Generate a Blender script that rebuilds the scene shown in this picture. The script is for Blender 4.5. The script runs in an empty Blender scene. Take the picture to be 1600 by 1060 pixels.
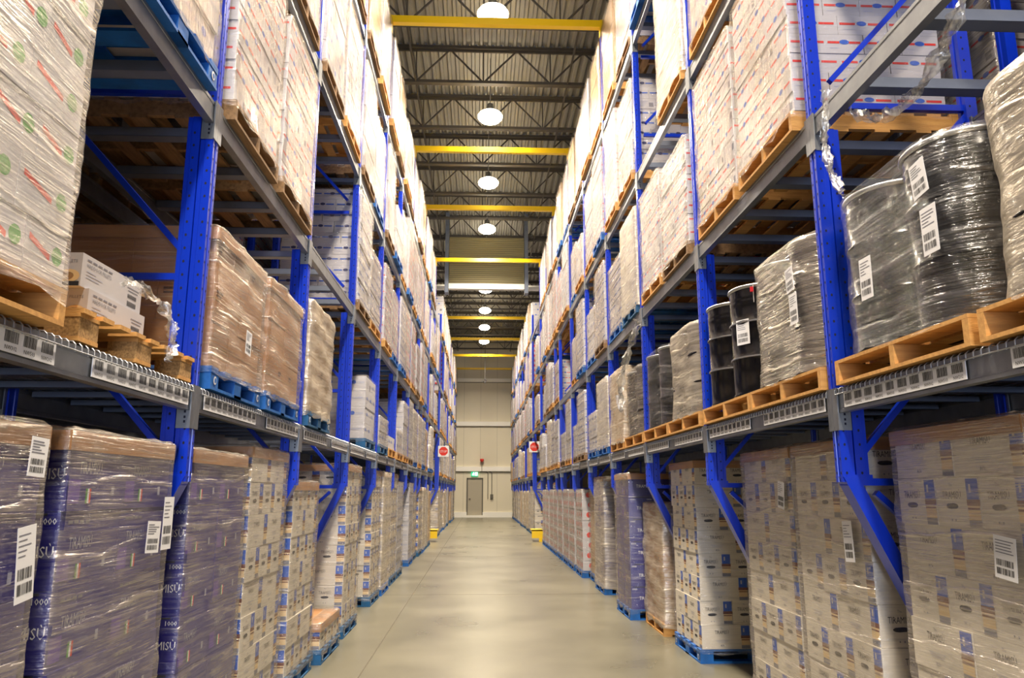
import bpy, math, random
from mathutils import Vector, Matrix

# ------------------------------------------------------------------ camera, world, light, exposure
sc = bpy.context.scene
col = sc.collection
EYE = 1.72
cam_data = bpy.data.cameras.new('camera'); cam = bpy.data.objects.new('camera', cam_data); col.objects.link(cam)
cam_data.sensor_width = 36.0; cam_data.lens = 1181.0 / 1600.0 * 36.0
cam_data.clip_start = 0.05; cam_data.clip_end = 200
cam.location = (0, 0, EYE)
cam.rotation_euler = (math.pi/2 + 0.1985, 0.0, -0.0414)
sc.camera = cam
sc.view_settings.view_transform = 'Standard'; sc.view_settings.look = 'None'
sc.view_settings.gamma = 1.0; sc.view_settings.use_curve_mapping = False
sc.view_settings.exposure = 0.02
sc.cycles.max_bounces = 8; sc.cycles.diffuse_bounces = 4; sc.cycles.glossy_bounces = 3
sc.cycles.transparent_max_bounces = 14; sc.cycles.transmission_bounces = 4
sc.cycles.caustics_reflective = False; sc.cycles.caustics_refractive = False
sc.cycles.sample_clamp_indirect = 6.0
sc.cycles.use_denoising = True
world = bpy.data.worlds.new('world'); sc.world = world; world.use_nodes = True
world.node_tree.nodes['Background'].inputs[0].default_value = (0.75, 0.80, 1.0, 1)
world.node_tree.nodes['Background'].inputs[1].default_value = 0.16
LAMP_W = 525.0
LAMP_COL = (1.0, 0.86, 0.68)
def area_light(name, loc, rot, sx, sy, watts, colour, parent=None, shape='RECTANGLE'):
    d = bpy.data.lights.new(name, 'AREA'); d.shape = shape; d.size = sx
    if shape in ('RECTANGLE', 'ELLIPSE'): d.size_y = sy
    d.energy = watts; d.color = colour
    o = bpy.data.objects.new(name, d); col.objects.link(o); o.location = loc; o.rotation_euler = rot
    if parent: o.parent = parent
    return o
# daylight coming in through the open dock door in the wall behind the photographer
area_light('dock_daylight', (0.6, -9.8, 2.2), (math.radians(-90), 0, 0), 4.2, 3.6, 850, (0.62, 0.74, 1.0)).rotation_euler = (math.radians(90), 0, 0)

# ------------------------------------------------------------------ helpers
R = random.Random(7)
def lin(c):
    c /= 255.0
    return c/12.92 if c <= 0.04045 else ((c+0.055)/1.055)**2.4
def rgb(r, g, b): return (lin(r), lin(g), lin(b), 1.0)

class MB:
    def __init__(s): s.v = []; s.f = []; s.m = []; s.mats = []; s.sm = []
    def mi(s, m):
        if m not in s.mats: s.mats.append(m)
        return s.mats.index(m)
    def face(s, pts, m, smooth=False):
        b = len(s.v); s.v += [tuple(p) for p in pts]; s.f.append(tuple(range(b, b+len(pts)))); s.m.append(s.mi(m)); s.sm.append(smooth)
    def grid(s, vs, fs, m, smooth=False):
        b = len(s.v); s.v += [tuple(p) for p in vs]; k = s.mi(m)
        for f in fs: s.f.append(tuple(i+b for i in f)); s.m.append(k); s.sm.append(smooth)
    def box(s, x0, x1, y0, y1, z0, z1, m, M=None):
        vs = [(x0,y0,z0),(x1,y0,z0),(x1,y1,z0),(x0,y1,z0),(x0,y0,z1),(x1,y0,z1),(x1,y1,z1),(x0,y1,z1)]
        if M is not None: vs = [tuple(M @ Vector(p)) for p in vs]
        s.grid(vs, [(0,3,2,1),(4,5,6,7),(0,1,5,4),(1,2,6,5),(2,3,7,6),(3,0,4,7)], m)
    def bar(s, a, b, w, h, m, up=(0,0,1)):
        a = Vector(a); b = Vector(b); d = (b-a).normalized(); u = Vector(up)
        r = d.cross(u)
        if r.length < 1e-4: r = d.cross(Vector((0,1,0)))
        r.normalize(); u = r.cross(d)
        vs = [p + r*(i*w/2) + u*(j*h/2) for p in (a, b) for i, j in ((-1,-1),(1,-1),(1,1),(-1,1))]
        s.grid(vs, [(0,3,2,1),(4,5,6,7),(0,1,5,4),(1,2,6,5),(2,3,7,6),(3,0,4,7)], m)
    def tube(s, pts, r, m, n=8, caps=True):
        pts = [Vector(p) for p in pts]; rings = []; prev = None
        for i, p in enumerate(pts):
            d = (pts[min(i+1, len(pts)-1)] - pts[max(i-1, 0)]).normalized()
            if prev is None:
                a = d.cross(Vector((0,0,1)))
                if a.length < 1e-3: a = d.cross(Vector((0,1,0)))
            else: a = prev - d*prev.dot(d)
            a.normalize(); prev = a; c = d.cross(a)
            rings.append([p + (a*math.cos(2*math.pi*k/n) + c*math.sin(2*math.pi*k/n))*r for k in range(n)])
        vs = [q for g in rings for q in g]; fs = []
        for i in range(len(rings)-1):
            for k in range(n): fs.append((i*n+k, i*n+(k+1)%n, (i+1)*n+(k+1)%n, (i+1)*n+k))
        s.grid(vs, fs, m, True)
        if caps:
            s.face(list(reversed(rings[0])), m); s.face(rings[-1], m)
    def lathe(s, prof, m, cx=0, cy=0, n=24, z=0):
        vs = [(cx+r*math.cos(2*math.pi*k/n), cy+r*math.sin(2*math.pi*k/n), z+h) for r, h in prof for k in range(n)]
        fs = [(i*n+k, i*n+(k+1)%n, (i+1)*n+(k+1)%n, (i+1)*n+k) for i in range(len(prof)-1) for k in range(n)]
        s.grid(vs, fs, m, True)
    def extrude(s, poly, z0, z1, m, axis='z', off=0):
        def P(a, b, t):
            return (a, b, t) if axis == 'z' else ((t, a, b) if axis == 'x' else (a, t, b))
        n = len(poly)
        vs = [P(a, b, z0) for a, b in poly] + [P(a, b, z1) for a, b in poly]
        fs = [(i, (i+1) % n, n+(i+1) % n, n+i) for i in range(n)]
        fs += [tuple(reversed(range(n))), tuple(range(n, 2*n))]
        s.grid(vs, fs, m)
    # decals: flat print on a face of a box; u runs left to right as seen from outside
    def decal(s, box, face, u0, u1, v0, v1, m, e=0.0012):
        s.face(decal_pts(box, face, [(u0,v0),(u1,v0),(u1,v1),(u0,v1)], e), m)
    def poly(s, box, face, pts, m, e=0.0012):
        s.face(decal_pts(box, face, pts, e), m)
    def text(s, box, face, txt, u, v, size, m, e=0.0014, sx=1.0, align='L', rot=False):
        vs, fs, w = text_mesh(txt)
        du = {'L': 0, 'C': -w*size*sx/2, 'R': -w*size*sx}[align]
        if rot: pts = [(u - y*size, v + x*size*sx + du) for x, y in vs]
        else: pts = [(u + x*size*sx + du, v + y*size) for x, y in vs]
        s.grid(decal_pts(box, face, pts, e), fs, m)
    def build(s, name, parent=None, loc=None, flip_fix=True):
        me = bpy.data.meshes.new(name); me.from_pydata(s.v, [], s.f)
        for m in s.mats: me.materials.append(m)
        me.polygons.foreach_set('material_index', s.m); me.polygons.foreach_set('use_smooth', s.sm)
        me.update()
        o = bpy.data.objects.new(name, me); col.objects.link(o)
        if parent: o.parent = parent
        if loc: o.location = loc
        return o

def decal_pts(box, face, pts, e):
    x0, x1, y0, y1, z0, z1 = box
    if face == '-x': return [(x0-e, y1-u, z0+v) for u, v in pts]
    if face == '+x': return [(x1+e, y0+u, z0+v) for u, v in pts]
    if face == '-y': return [(x0+u, y0-e, z0+v) for u, v in pts]
    if face == '+y': return [(x1-u, y1+e, z0+v) for u, v in pts]
    if face == '+z': return [(x0+u, y0+v, z1+e) for u, v in pts]
def face_w(box, face): return box[3]-box[2] if face in ('-x', '+x') else box[1]-box[0]

_txt = {}
def text_mesh(t):
    if t in _txt: return _txt[t]
    c = bpy.data.curves.new('lettering', 'FONT'); c.body = t; c.size = 1.0; c.resolution_u = 1
    o = bpy.data.objects.new('lettering', c); col.objects.link(o)
    dg = bpy.context.evaluated_depsgraph_get(); dg.update()
    me = o.evaluated_get(dg).to_mesh()
    vs = [(v.co.x, v.co.y) for v in me.vertices]; fs = [tuple(p.vertices) for p in me.polygons]
    o.evaluated_get(dg).to_mesh_clear()
    bpy.data.objects.remove(o); bpy.data.curves.remove(c)
    _txt[t] = (vs, fs, max((v[0] for v in vs), default=0)); return _txt[t]

def empty(name, loc=(0,0,0), rz=0.0):
    o = bpy.data.objects.new(name, None); col.objects.link(o); o.empty_display_size = 0.1
    o.location = loc; o.rotation_euler = (0, 0, rz); return o
def tag(o, label, cat, group=None, kind=None):
    if label: o['label'] = label
    if cat: o['category'] = cat
    if group: o['group'] = group
    if kind: o['kind'] = kind
    return o
def plabel(o, label): o['label'] = label; return o
_kids = {}
def kids(o): return [c for c in o.children]
def copy_tree(o, parent=None):
    c = o.copy(); col.objects.link(c); c.parent = parent
    for ch in kids(o): copy_tree(ch, c)
    return c
ORD = ['first','second','third','fourth','fifth','sixth','seventh','eighth','ninth','tenth','eleventh','twelfth','thirteenth','fourteenth','fifteenth','sixteenth','seventeenth','eighteenth','nineteenth','twentieth','twenty-first','twenty-second']

# ------------------------------------------------------------------ materials
def mat(name, color, rough=0.5, metal=0.0, noise=None, bump=None, coat=0.0, emit=None, spec=None):
    """noise = (scale, amount, second colour, stretch); bump = (scale, strength, stretch)"""
    m = bpy.data.materials.new(name); m.use_nodes = True; nt = m.node_tree; b = nt.nodes['Principled BSDF']
    b.inputs['Base Color'].default_value = color; b.inputs['Roughness'].default_value = rough; b.inputs['Metallic'].default_value = metal
    if spec is not None: b.inputs['Specular IOR Level'].default_value = spec
    if coat: b.inputs['Coat Weight'].default_value = coat; b.inputs['Coat Roughness'].default_value = 0.12
    if emit: b.inputs['Emission Color'].default_value = emit[0]; b.inputs['Emission Strength'].default_value = emit[1]
    if noise or bump:
        tc = nt.nodes.new('ShaderNodeTexCoord')
    if noise:
        mp = nt.nodes.new('ShaderNodeMapping'); mp.inputs['Scale'].default_value = noise[3] if len(noise) > 3 else (1,1,1)
        nz = nt.nodes.new('ShaderNodeTexNoise'); nz.inputs['Scale'].default_value = noise[0]; nz.inputs['Detail'].default_value = 5
        rp = nt.nodes.new('ShaderNodeValToRGB'); rp.color_ramp.elements[0].position = 0.35; rp.color_ramp.elements[1].position = 0.7
        rp.color_ramp.elements[0].color = color
        c2 = noise[2]; a = noise[1]
        rp.color_ramp.elements[1].color = tuple(color[i]*(1-a)+c2[i]*a for i in range(3)) + (1,)
        nt.links.new(tc.outputs['Object'], mp.inputs['Vector']); nt.links.new(mp.outputs[0], nz.inputs['Vector'])
        nt.links.new(nz.outputs['Fac'], rp.inputs[0]); nt.links.new(rp.outputs[0], b.inputs['Base Color'])
    if bump:
        mp = nt.nodes.new('ShaderNodeMapping'); mp.inputs['Scale'].default_value = bump[2] if len(bump) > 2 else (1,1,1)
        nz = nt.nodes.new('ShaderNodeTexNoise'); nz.inputs['Scale'].default_value = bump[0]; nz.inputs['Detail'].default_value = 3
        bp = nt.nodes.new('ShaderNodeBump'); bp.inputs['Strength'].default_value = bump[1]; bp.inputs['Distance'].default_value = 0.01
        nt.links.new(tc.outputs['Object'], mp.inputs['Vector']); nt.links.new(mp.outputs[0], nz.inputs['Vector'])
        nt.links.new(nz.outputs['Fac'], bp.inputs['Height']); nt.links.new(bp.outputs[0], b.inputs['Normal'])
    return m

M = {}
M['blue'] = mat('rack_blue_paint', rgb(8,52,196), 0.28, 0, bump=(30, 0.08), spec=0.6)
M['hole'] = mat('punched_hole_dark', rgb(10,14,40), 0.8)
M['galv'] = mat('galvanised_beam', rgb(146,150,156), 0.42, 0.75, noise=(9, 0.5, rgb(110,116,124)), bump=(40, 0.05))
M['galv2'] = mat('grey_support_steel', rgb(126,136,156), 0.5, 0.35, noise=(6, 0.4, rgb(96,106,126)))
M['wire'] = mat('zinc_wire', rgb(170,174,180), 0.35, 0.85)
M['yellow'] = mat('yellow_paint', rgb(240,200,12), 0.4, 0)
M['paper'] = mat('white_paper', rgb(232,232,236), 0.6)
M['ink'] = mat('black_ink', rgb(34,34,40), 0.7)
M['inkgrey'] = mat('grey_ink', rgb(120,120,132), 0.7)
M['inkpale'] = mat('pale_ink', rgb(170,172,190), 0.7)
M['wood'] = mat('pallet_pine', rgb(214,162,92), 0.75, noise=(5, 0.65, rgb(170,118,62), (1,8,8)), bump=(40, 0.2, (1,6,6)))
M['woodold'] = mat('pallet_weathered_wood', rgb(156,122,84), 0.85, noise=(5, 0.7, rgb(96,74,52), (8,1,8)), bump=(40, 0.3, (6,1,6)))
M['chip'] = mat('chipboard_block', rgb(190,150,96), 0.85, noise=(90, 0.8, rgb(110,78,44)))
M['palblue'] = mat('pallet_blue_paint', rgb(18,104,190), 0.6, noise=(7, 0.55, rgb(14,66,120)), bump=(30, 0.2))
M['palblue2'] = mat('pallet_worn_teal_paint', rgb(24,96,150), 0.7, noise=(8, 0.7, rgb(40,66,84)), bump=(30, 0.25))
M['kraft'] = mat('kraft_cardboard', rgb(176,128,84), 0.75, noise=(4, 0.4, rgb(150,104,66)), bump=(14, 0.12))
M['kraft2'] = mat('pale_kraft_cardboard', rgb(196,166,128), 0.75, noise=(4, 0.4, rgb(176,146,108)), bump=(14, 0.12))
M['tape'] = mat('packing_tape', rgb(196,160,112), 0.25)
M['seam'] = mat('dark_brown_carton_print', rgb(96,66,42), 0.9)  # dark brown bars printed on the kraft cartons
M['white'] = mat('white_cardboard', rgb(196,194,198), 0.65, noise=(3, 0.4, rgb(176,172,178)), bump=(10, 0.08))
M['cream'] = mat('cream_cardboard', rgb(222,214,200), 0.65, noise=(3, 0.3, rgb(206,196,180)), bump=(10, 0.08))
M['seamw'] = mat('white_carton_seam', rgb(150,146,146), 0.9)
M['red'] = mat('red_print', rgb(214,48,36), 0.6)
M['green'] = mat('green_print', rgb(60,150,50), 0.6)
M['bluep'] = mat('blue_print', rgb(40,90,190), 0.55)
M['navyp'] = mat('navy_print', rgb(24,32,92), 0.5)
M['purple'] = mat('purple_blue_cardboard', rgb(20,14,120), 0.38, noise=(3, 0.3, rgb(22,14,112)), spec=0.6)
M['purple2'] = mat('violet_print', rgb(92,64,160), 0.5)
M['jarblue'] = mat('jar_blue_print', rgb(22,84,190), 0.45)
M['brownp'] = mat('cocoa_print', rgb(112,58,34), 0.5)
M['creamp'] = mat('cream_print', rgb(226,196,146), 0.5)
M['drum'] = mat('black_drum_enamel', rgb(11,11,14), 0.2, 0.0, spec=0.5)
M['rim'] = mat('zinc_drum_ring', rgb(180,182,186), 0.3, 0.9)
M['redtag'] = mat('red_plastic_tag', rgb(210,20,40), 0.5)
M['greentag'] = mat('green_sticker', rgb(60,215,60), 0.5)

def wrap_mat(name, lo, hi, tint, stretch=(1.0,1.0,34), sc_=2.6, rough=0.28, bumpk=0.7, tilt=0.12, sheen=0.10, body=0.35, ridge=1.0):
    m = bpy.data.materials.new(name); m.use_nodes = True; nt = m.node_tree; N = nt.nodes; L = nt.links
    N.remove(N['Principled BSDF']); out = N['Material Output']
    def math_(op, a, b=None):
        q = N.new('ShaderNodeMath'); q.operation = op
        for k, v in enumerate((a, b)):
            if v is None: continue
            if isinstance(v, (int, float)): q.inputs[k].default_value = v
            else: L.new(v, q.inputs[k])
        return q.outputs[0]
    tc = N.new('ShaderNodeTexCoord'); oi = N.new('ShaderNodeObjectInfo')
    ad = N.new('ShaderNodeVectorMath'); ad.operation = 'ADD'
    L.new(tc.outputs['Object'], ad.inputs[0]); L.new(math_('MULTIPLY', oi.outputs['Random'], 40), ad.inputs[1])
    def noise(rot, scale, sc, det, dist):
        mp = N.new('ShaderNodeMapping'); mp.inputs['Rotation'].default_value = rot; mp.inputs['Scale'].default_value = scale
        L.new(ad.outputs[0], mp.inputs['Vector'])
        z = N.new('ShaderNodeTexNoise'); z.inputs['Scale'].default_value = sc; z.inputs['Detail'].default_value = det; z.inputs['Distortion'].default_value = dist
        L.new(mp.outputs[0], z.inputs['Vector']); return z.outputs['Fac']
    n1 = noise((tilt, 0, 0), stretch, sc_, 4, 0.3)
    n2 = noise((-tilt*2.2, tilt, 0), tuple(v*0.8 for v in stretch), sc_*1.3, 3, 0.3)
    big = noise((0.2, 0.1, 0), (1, 1, 1.6), 2.2, 3, 0.6)
    crk = noise((0.4, 0.3, 0.2), (1, 1, 2.2), 13.0, 4, 1.2)
    wv = N.new('ShaderNodeTexWave'); wv.wave_type = 'BANDS'; wv.bands_direction = 'Z'; wv.inputs['Scale'].default_value = 1.15
    wv.inputs['Distortion'].default_value = 2.2; wv.inputs['Detail'].default_value = 3; wv.inputs['Detail Scale'].default_value = 1.2
    L.new(ad.outputs[0], wv.inputs['Vector'])
    rp = N.new('ShaderNodeMapRange'); rp.inputs[1].default_value = 0.975; rp.inputs[2].default_value = 1.0; rp.inputs[3].default_value = 0.0; rp.inputs[4].default_value = 0.6*ridge
    L.new(wv.outputs['Fac'], rp.inputs[0])
    mr = N.new('ShaderNodeMapRange'); mr.inputs[1].default_value = 0.44; mr.inputs[2].default_value = 0.70; mr.inputs[3].default_value = lo; mr.inputs[4].default_value = hi
    L.new(math_('ADD', math_('MULTIPLY', math_('MAXIMUM', n1, n2), 0.65), math_('MULTIPLY', big, 0.38)), mr.inputs[0])
    rg = math_('MULTIPLY', rp.outputs[0], math_('MULTIPLY', crk, n1))
    fac = math_('ADD', mr.outputs[0], rg)
    h = math_('ADD', math_('ADD', math_('MULTIPLY', n1, 0.7), math_('MULTIPLY', n2, 0.6)), math_('ADD', math_('MULTIPLY', crk, 0.55), math_('ADD', rp.outputs[0], math_('MULTIPLY', big, 0.8))))
    bp = N.new('ShaderNodeBump'); bp.inputs['Strength'].default_value = bumpk; bp.inputs['Distance'].default_value = 0.02
    L.new(h, bp.inputs['Height'])
    g1 = N.new('ShaderNodeBsdfGlossy'); g1.inputs['Roughness'].default_value = rough; g1.inputs['Color'].default_value = tint
    g2 = N.new('ShaderNodeBsdfGlossy'); g2.inputs['Roughness'].default_value = 0.09; g2.inputs['Color'].default_value = (0.95, 0.95, 0.95, 1)
    df = N.new('ShaderNodeBsdfDiffuse'); df.inputs['Color'].default_value = tint
    for q in (g1, g2): L.new(bp.outputs[0], q.inputs['Normal'])
    tr = N.new('ShaderNodeBsdfTransparent')
    a = N.new('ShaderNodeMixShader'); a.inputs[0].default_value = body; L.new(g1.outputs[0], a.inputs[1]); L.new(df.outputs[0], a.inputs[2])
    b = N.new('ShaderNodeMixShader'); b.inputs[0].default_value = sheen; L.new(tr.outputs[0], b.inputs[1]); L.new(g2.outputs[0], b.inputs[2])
    c = N.new('ShaderNodeMixShader'); L.new(fac, c.inputs[0]); L.new(b.outputs[0], c.inputs[1]); L.new(a.outputs[0], c.inputs[2])
    L.new(c.outputs[0], out.inputs[0])
    return m
M['wrap'] = wrap_mat('stretch_film', 0.09, 0.54, rgb(214,205,194))
M['wrapv'] = wrap_mat('stretch_film_vertical_folds', 0.05, 0.60, rgb(206,190,174), body=0.25, rough=0.17, sheen=0.14, stretch=(16,16,0.8), tilt=0.05)
M['wrapclear'] = wrap_mat('clear_low_glare_film', 0.0, 0.16, rgb(226,226,230), sheen=0.05, ridge=0.8)  # clear film; on carton load sides it also paints in the lack of glare
M['wrapmilk'] = wrap_mat('milky_film', 0.30, 0.75, rgb(222,212,196), stretch=(1.2,1.2,12), body=0.6)
M['strip'] = wrap_mat('torn_film_strip', 0.22, 0.7, rgb(228,228,226), stretch=(8,8,3))

# ------------------------------------------------------------------ room
def struct(mb, name): o = mb.build(name); o['kind'] = 'structure'; return o
WALLY = 51.6; DECK = 12.25; HALF = 12.0
def floor_material():
    m = bpy.data.materials.new('polished_concrete'); m.use_nodes = True; nt = m.node_tree; N = nt.nodes; L = nt.links
    b = N['Principled BSDF']; tc = N.new('ShaderNodeTexCoord')
    n1 = N.new('ShaderNodeTexNoise'); n1.inputs['Scale'].default_value = 0.8; n1.inputs['Detail'].default_value = 3; n1.inputs['Roughness'].default_value = 0.5
    rp = N.new('ShaderNodeValToRGB'); e = rp.color_ramp.elements
    e[0].position = 0.3; e[0].color = rgb(104,101,86); e[1].position = 0.72; e[1].color = rgb(128,124,106)
    L.new(tc.outputs['Object'], n1.inputs['Vector']); L.new(n1.outputs['Fac'], rp.inputs[0])
    n2 = N.new('ShaderNodeTexNoise'); n2.inputs['Scale'].default_value = 5; n2.inputs['Detail'].default_value = 4
    mx = N.new('ShaderNodeMixRGB'); mx.blend_type = 'MULTIPLY'; mx.inputs[0].default_value = 0.12
    L.new(tc.outputs['Object'], n2.inputs['Vector']); L.new(rp.outputs[0], mx.inputs[1]); L.new(n2.outputs['Fac'], mx.inputs[2])
    L.new(mx.outputs[0], b.inputs['Base Color'])
    mr = N.new('ShaderNodeMapRange'); mr.inputs[3].default_value = 0.24; mr.inputs[4].default_value = 0.34
    L.new(n1.outputs['Fac'], mr.inputs[0]); L.new(mr.outputs[0], b.inputs['Roughness'])
    return m
mb = MB(); mb.box(-HALF, HALF, -10, WALLY, -0.2, 0, floor_material())
dk = mat('floor_joint_sealant', rgb(84,78,64), 0.8)
mb.box(-1.135, -1.123, -10, WALLY, 0, 0.0015, dk)
for y in (5.8, 13.4, 21.0, 28.6, 36.2, 43.8): mb.box(-HALF, HALF, y, y+0.008, 0, 0.0014, dk)
struct(mb, 'floor')
M['deck'] = mat('steel_roof_deck', rgb(168,166,158), 0.5, 0.35, noise=(1.5, 0.4, rgb(138,136,128)))
mb = MB(); x = -HALF; poly = []
while x < HALF:                                   # ribbed deck, flutes run along the aisle
    poly += [(x, DECK), (x+0.09, DECK), (x+0.115, DECK-0.07), (x+0.175, DECK-0.07)]; x += 0.2
vs = [(a, -10, z) for a, z in poly] + [(a, WALLY, z) for a, z in poly]; n = len(poly)
mb.grid(vs, [(i, i+1, n+i+1, n+i) for i in range(n-1)], M['deck'])
mb.box(-HALF, HALF, -10, WALLY, DECK+0.02, DECK+0.1, M['deck'])
struct(mb, 'ceiling')
M['panel'] = mat('insulated_wall_panel', rgb(228,220,196), 0.5, noise=(0.5, 0.3, rgb(216,208,184)))
M['panelj'] = mat('panel_joint', rgb(150,144,128), 0.7)
mb = MB(); mb.box(-HALF, HALF, WALLY, WALLY+0.2, 0, DECK+0.1, M['panel'])
for i in range(-10, 11): mb.box(i*1.13-0.006, i*1.13+0.006, WALLY-0.003, WALLY, 0.3, DECK, M['panelj'])
struct(mb, 'wall_end')
mb = MB(); mb.box(-HALF, HALF, -10.2, -10, 0, DECK+0.1, M['panel']); struct(mb, 'wall_behind')
for s, nm in ((-1, 'wall_left'), (1, 'wall_right')):
    mb = MB(); a = s*HALF; mb.box(min(a, a+s*.2), max(a, a+s*.2), -10.2, WALLY+.2, 0, DECK+0.1, M['panel']); struct(mb, nm)
M['railw'] = mat('white_rail', rgb(250,248,238), 0.35)
for i, (z0, z1) in enumerate(((3.02, 3.32), (6.05, 6.33), (9.05, 9.3))):
    mb = MB(); mb.box(-HALF, HALF, WALLY-0.16, WALLY, z0, z1, M['railw']); mb.box(-HALF, HALF, WALLY-0.14, WALLY, z0-0.03, z0, M['panelj']); struct(mb, 'trim_%d' % (i+1))
mb = MB(); mb.box(-HALF, -0.88, WALLY-0.12, WALLY, 0, 0.34, M['railw']); mb.box(0.18, HALF, WALLY-0.12, WALLY, 0, 0.34, M['railw']); struct(mb, 'baseboard_end')
# door in the end wall
M['doorp'] = mat('grey_door_paint', rgb(176,168,148), 0.45)
M['doorf'] = mat('dark_door_frame', rgb(96,92,82), 0.5)
d = empty('door_1', (-0.35, WALLY, 0)); d['kind'] = 'structure'; d['label'] = 'grey steel door in the end wall'
mb = MB(); mb.box(-0.47, 0.47, -0.05, 0, 0.12, 2.5, M['doorp']); mb.box(-0.42, 0.42, -0.056, -0.05, 0.16, 0.9, M['doorp']); mb.build('door_leaf', d)
mb = MB(); mb.box(-0.55, -0.47, -0.09, 0, 0, 2.58, M['doorf']); mb.box(0.47, 0.55, -0.09, 0, 0, 2.58, M['doorf']); mb.box(-0.55, 0.55, -0.09, 0, 2.5, 2.58, M['doorf']); mb.build('door_frame', d)
mb = MB(); mb.box(-0.58, 0.58, -0.3, 0, 0, 0.14, M['railw']); mb.build('threshold', d)
mb = MB(); mb.tube([(-0.38, -0.05, 1.2), (-0.38, -0.11, 1.2), (-0.27, -0.11, 1.2)], 0.018, M['ink']); mb.build('door_handle', d)
# exit sign with running figure
M['exitgreen'] = mat('exit_sign_green', rgb(20,150,90), 0.4, emit=(rgb(30,190,130), 1.3))
M['exitwhite'] = mat('exit_sign_white', rgb(240,255,250), 0.4, emit=(rgb(235,255,250), 2.2))
mb = MB(); e = (-0.27, 0.19, WALLY-0.34, WALLY-0.26, 2.72, 3.0)
e = (-0.27, 0.19, -0.10, -0.02, 0, 0.30)
mb.box(*e, M['exitgreen'])
f = '-y'
mb.decal(e, f, 0.24, 0.42, 0.04, 0.27, M['exitwhite'])
mb.poly(e, f, [(0.14,0.225),(0.165,0.225),(0.175,0.25),(0.165,0.275),(0.14,0.275),(0.13,0.25)], M['exitwhite'])
mb.poly(e, f, [(0.11,0.12),(0.16,0.12),(0.175,0.215),(0.135,0.215)], M['exitwhite'])
mb.poly(e, f, [(0.16,0.19),(0.215,0.165),(0.215,0.145),(0.155,0.165)], M['exitwhite'])
mb.poly(e, f, [(0.135,0.21),(0.075,0.175),(0.06,0.13),(0.08,0.13),(0.095,0.16),(0.135,0.185)], M['exitwhite'])
mb.poly(e, f, [(0.11,0.12),(0.14,0.12),(0.10,0.07),(0.05,0.06),(0.05,0.085),(0.085,0.09)], M['exitwhite'])
mb.poly(e, f, [(0.135,0.12),(0.16,0.12),(0.195,0.08),(0.17,0.035),(0.15,0.04),(0.165,0.08)], M['exitwhite'])
o = mb.build('exit_sign', None, (-0.33, WALLY, 2.68)); tag(o, 'green lit exit sign with white running figure above the end door', 'sign')
# alarm bell, conduit, box
t = empty('alarm_strobe', (0.11, WALLY-0.16, 3.5)); tag(t, 'small red alarm strobe on a stem above the end door', 'alarm')
mb = MB(); mb.lathe([(0, -0.14), (0.09, -0.12), (0.13, -0.02), (0.13, 0.08), (0, 0.09)], M['red'], n=16); o = mb.build('strobe_head', t, (0, -0.1, 0.25))
mb = MB(); mb.tube([(0, 0, -0.5), (0, 0, 0.25), (0, -0.1, 0.25)], 0.02, M['panelj']); mb.build('stem', t)
for k, (X, zb, nm) in enumerate(((0.52, 1.2, 'conduit left of the pair, ending bare'), (0.78, 1.5, 'conduit right of the pair, ending at a switch box'))):
    t = empty('conduit', (X, WALLY, 0)); tag(t, 'grey wall ' + nm + ', right of end door', 'conduit')
    mb = MB(); mb.tube([(-0.55 if k == 0 else -0.2, -0.05, 2.98), (-0.1, -0.05, 2.98), (0, -0.05, 2.88), (0, -0.05, zb)], 0.025, M['doorf']); mb.build('pipe', t)
    if k:
        mb = MB(); mb.box(-0.1, 0.1, -0.14, 0, 1.22, 1.5, M['doorf']); mb.build('switch_box', t)

# ------------------------------------------------------------------ roof joists
M['joist'] = mat('dark_joist_paint', rgb(74,70,66), 0.6, noise=(4, 0.3, rgb(52,50,48)))
def joist_proto():
    t = empty('roof_joist'); zb, zt = 11.2, 12.1; h = 9.0
    a = MB(); a.box(-h, h, -0.075, 0.075, zt, zt+0.07, M['joist']); a.box(-h, h, -0.02, 0.02, zt-0.06, zt, M['joist'])
    x = -h
    while x < h: a.box(x, x+0.05, -0.1, 0.1, zt+0.07, zt+0.09, M['galv2']); x += 0.2
    a.build('top_chord', t)
    a = MB(); a.box(-h, h, -0.07, 0.07, zb, zb+0.07, M['joist']); a.build('bottom_chord', t)
    a = MB(); x = -8.8
    while x < 8.8:
        a.bar((x, 0, zt), (x+0.8, 0, zb+0.05), 0.035, 0.035, M['joist'], (0,1,0)); a.bar((x+0.8, 0, zb+0.05), (x+1.6, 0, zt), 0.035, 0.035, M['joist'], (0,1,0))
        a.bar((x+0.8, 0, zb), (x+0.8, 0, zt), 0.03, 0.03, M['joist'], (0,1,0)); x += 1.6
    a.build('web', t)
    return t
jp = None
ys = [16.45+2.28*k for k in range(-7, 16)]
for i, y in enumerate([y for y in ys if y < WALLY-0.5]):
    o = joist_proto() if jp is None else copy_tree(jp)
    if jp is None: jp = o
    o.location = (0, y, 0); tag(o, 'dark open-web roof joist across the aisle, %s from the camera end' % (ORD[i] if i < 22 else 'last'), 'roof joist', 'roof joists')
# bridging lines between joists
for X, nm in ((-1.6, 'left'), (2.0, 'right')):
    mb = MB(); mb.bar((X, 0.4, 11.24), (X, WALLY, 11.24), 0.04, 0.04, M['joist']); tag(mb.build('bridging_bar'), 'thin dark bridging bar along the roof, %s of the lamps' % nm, 'bar')

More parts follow.
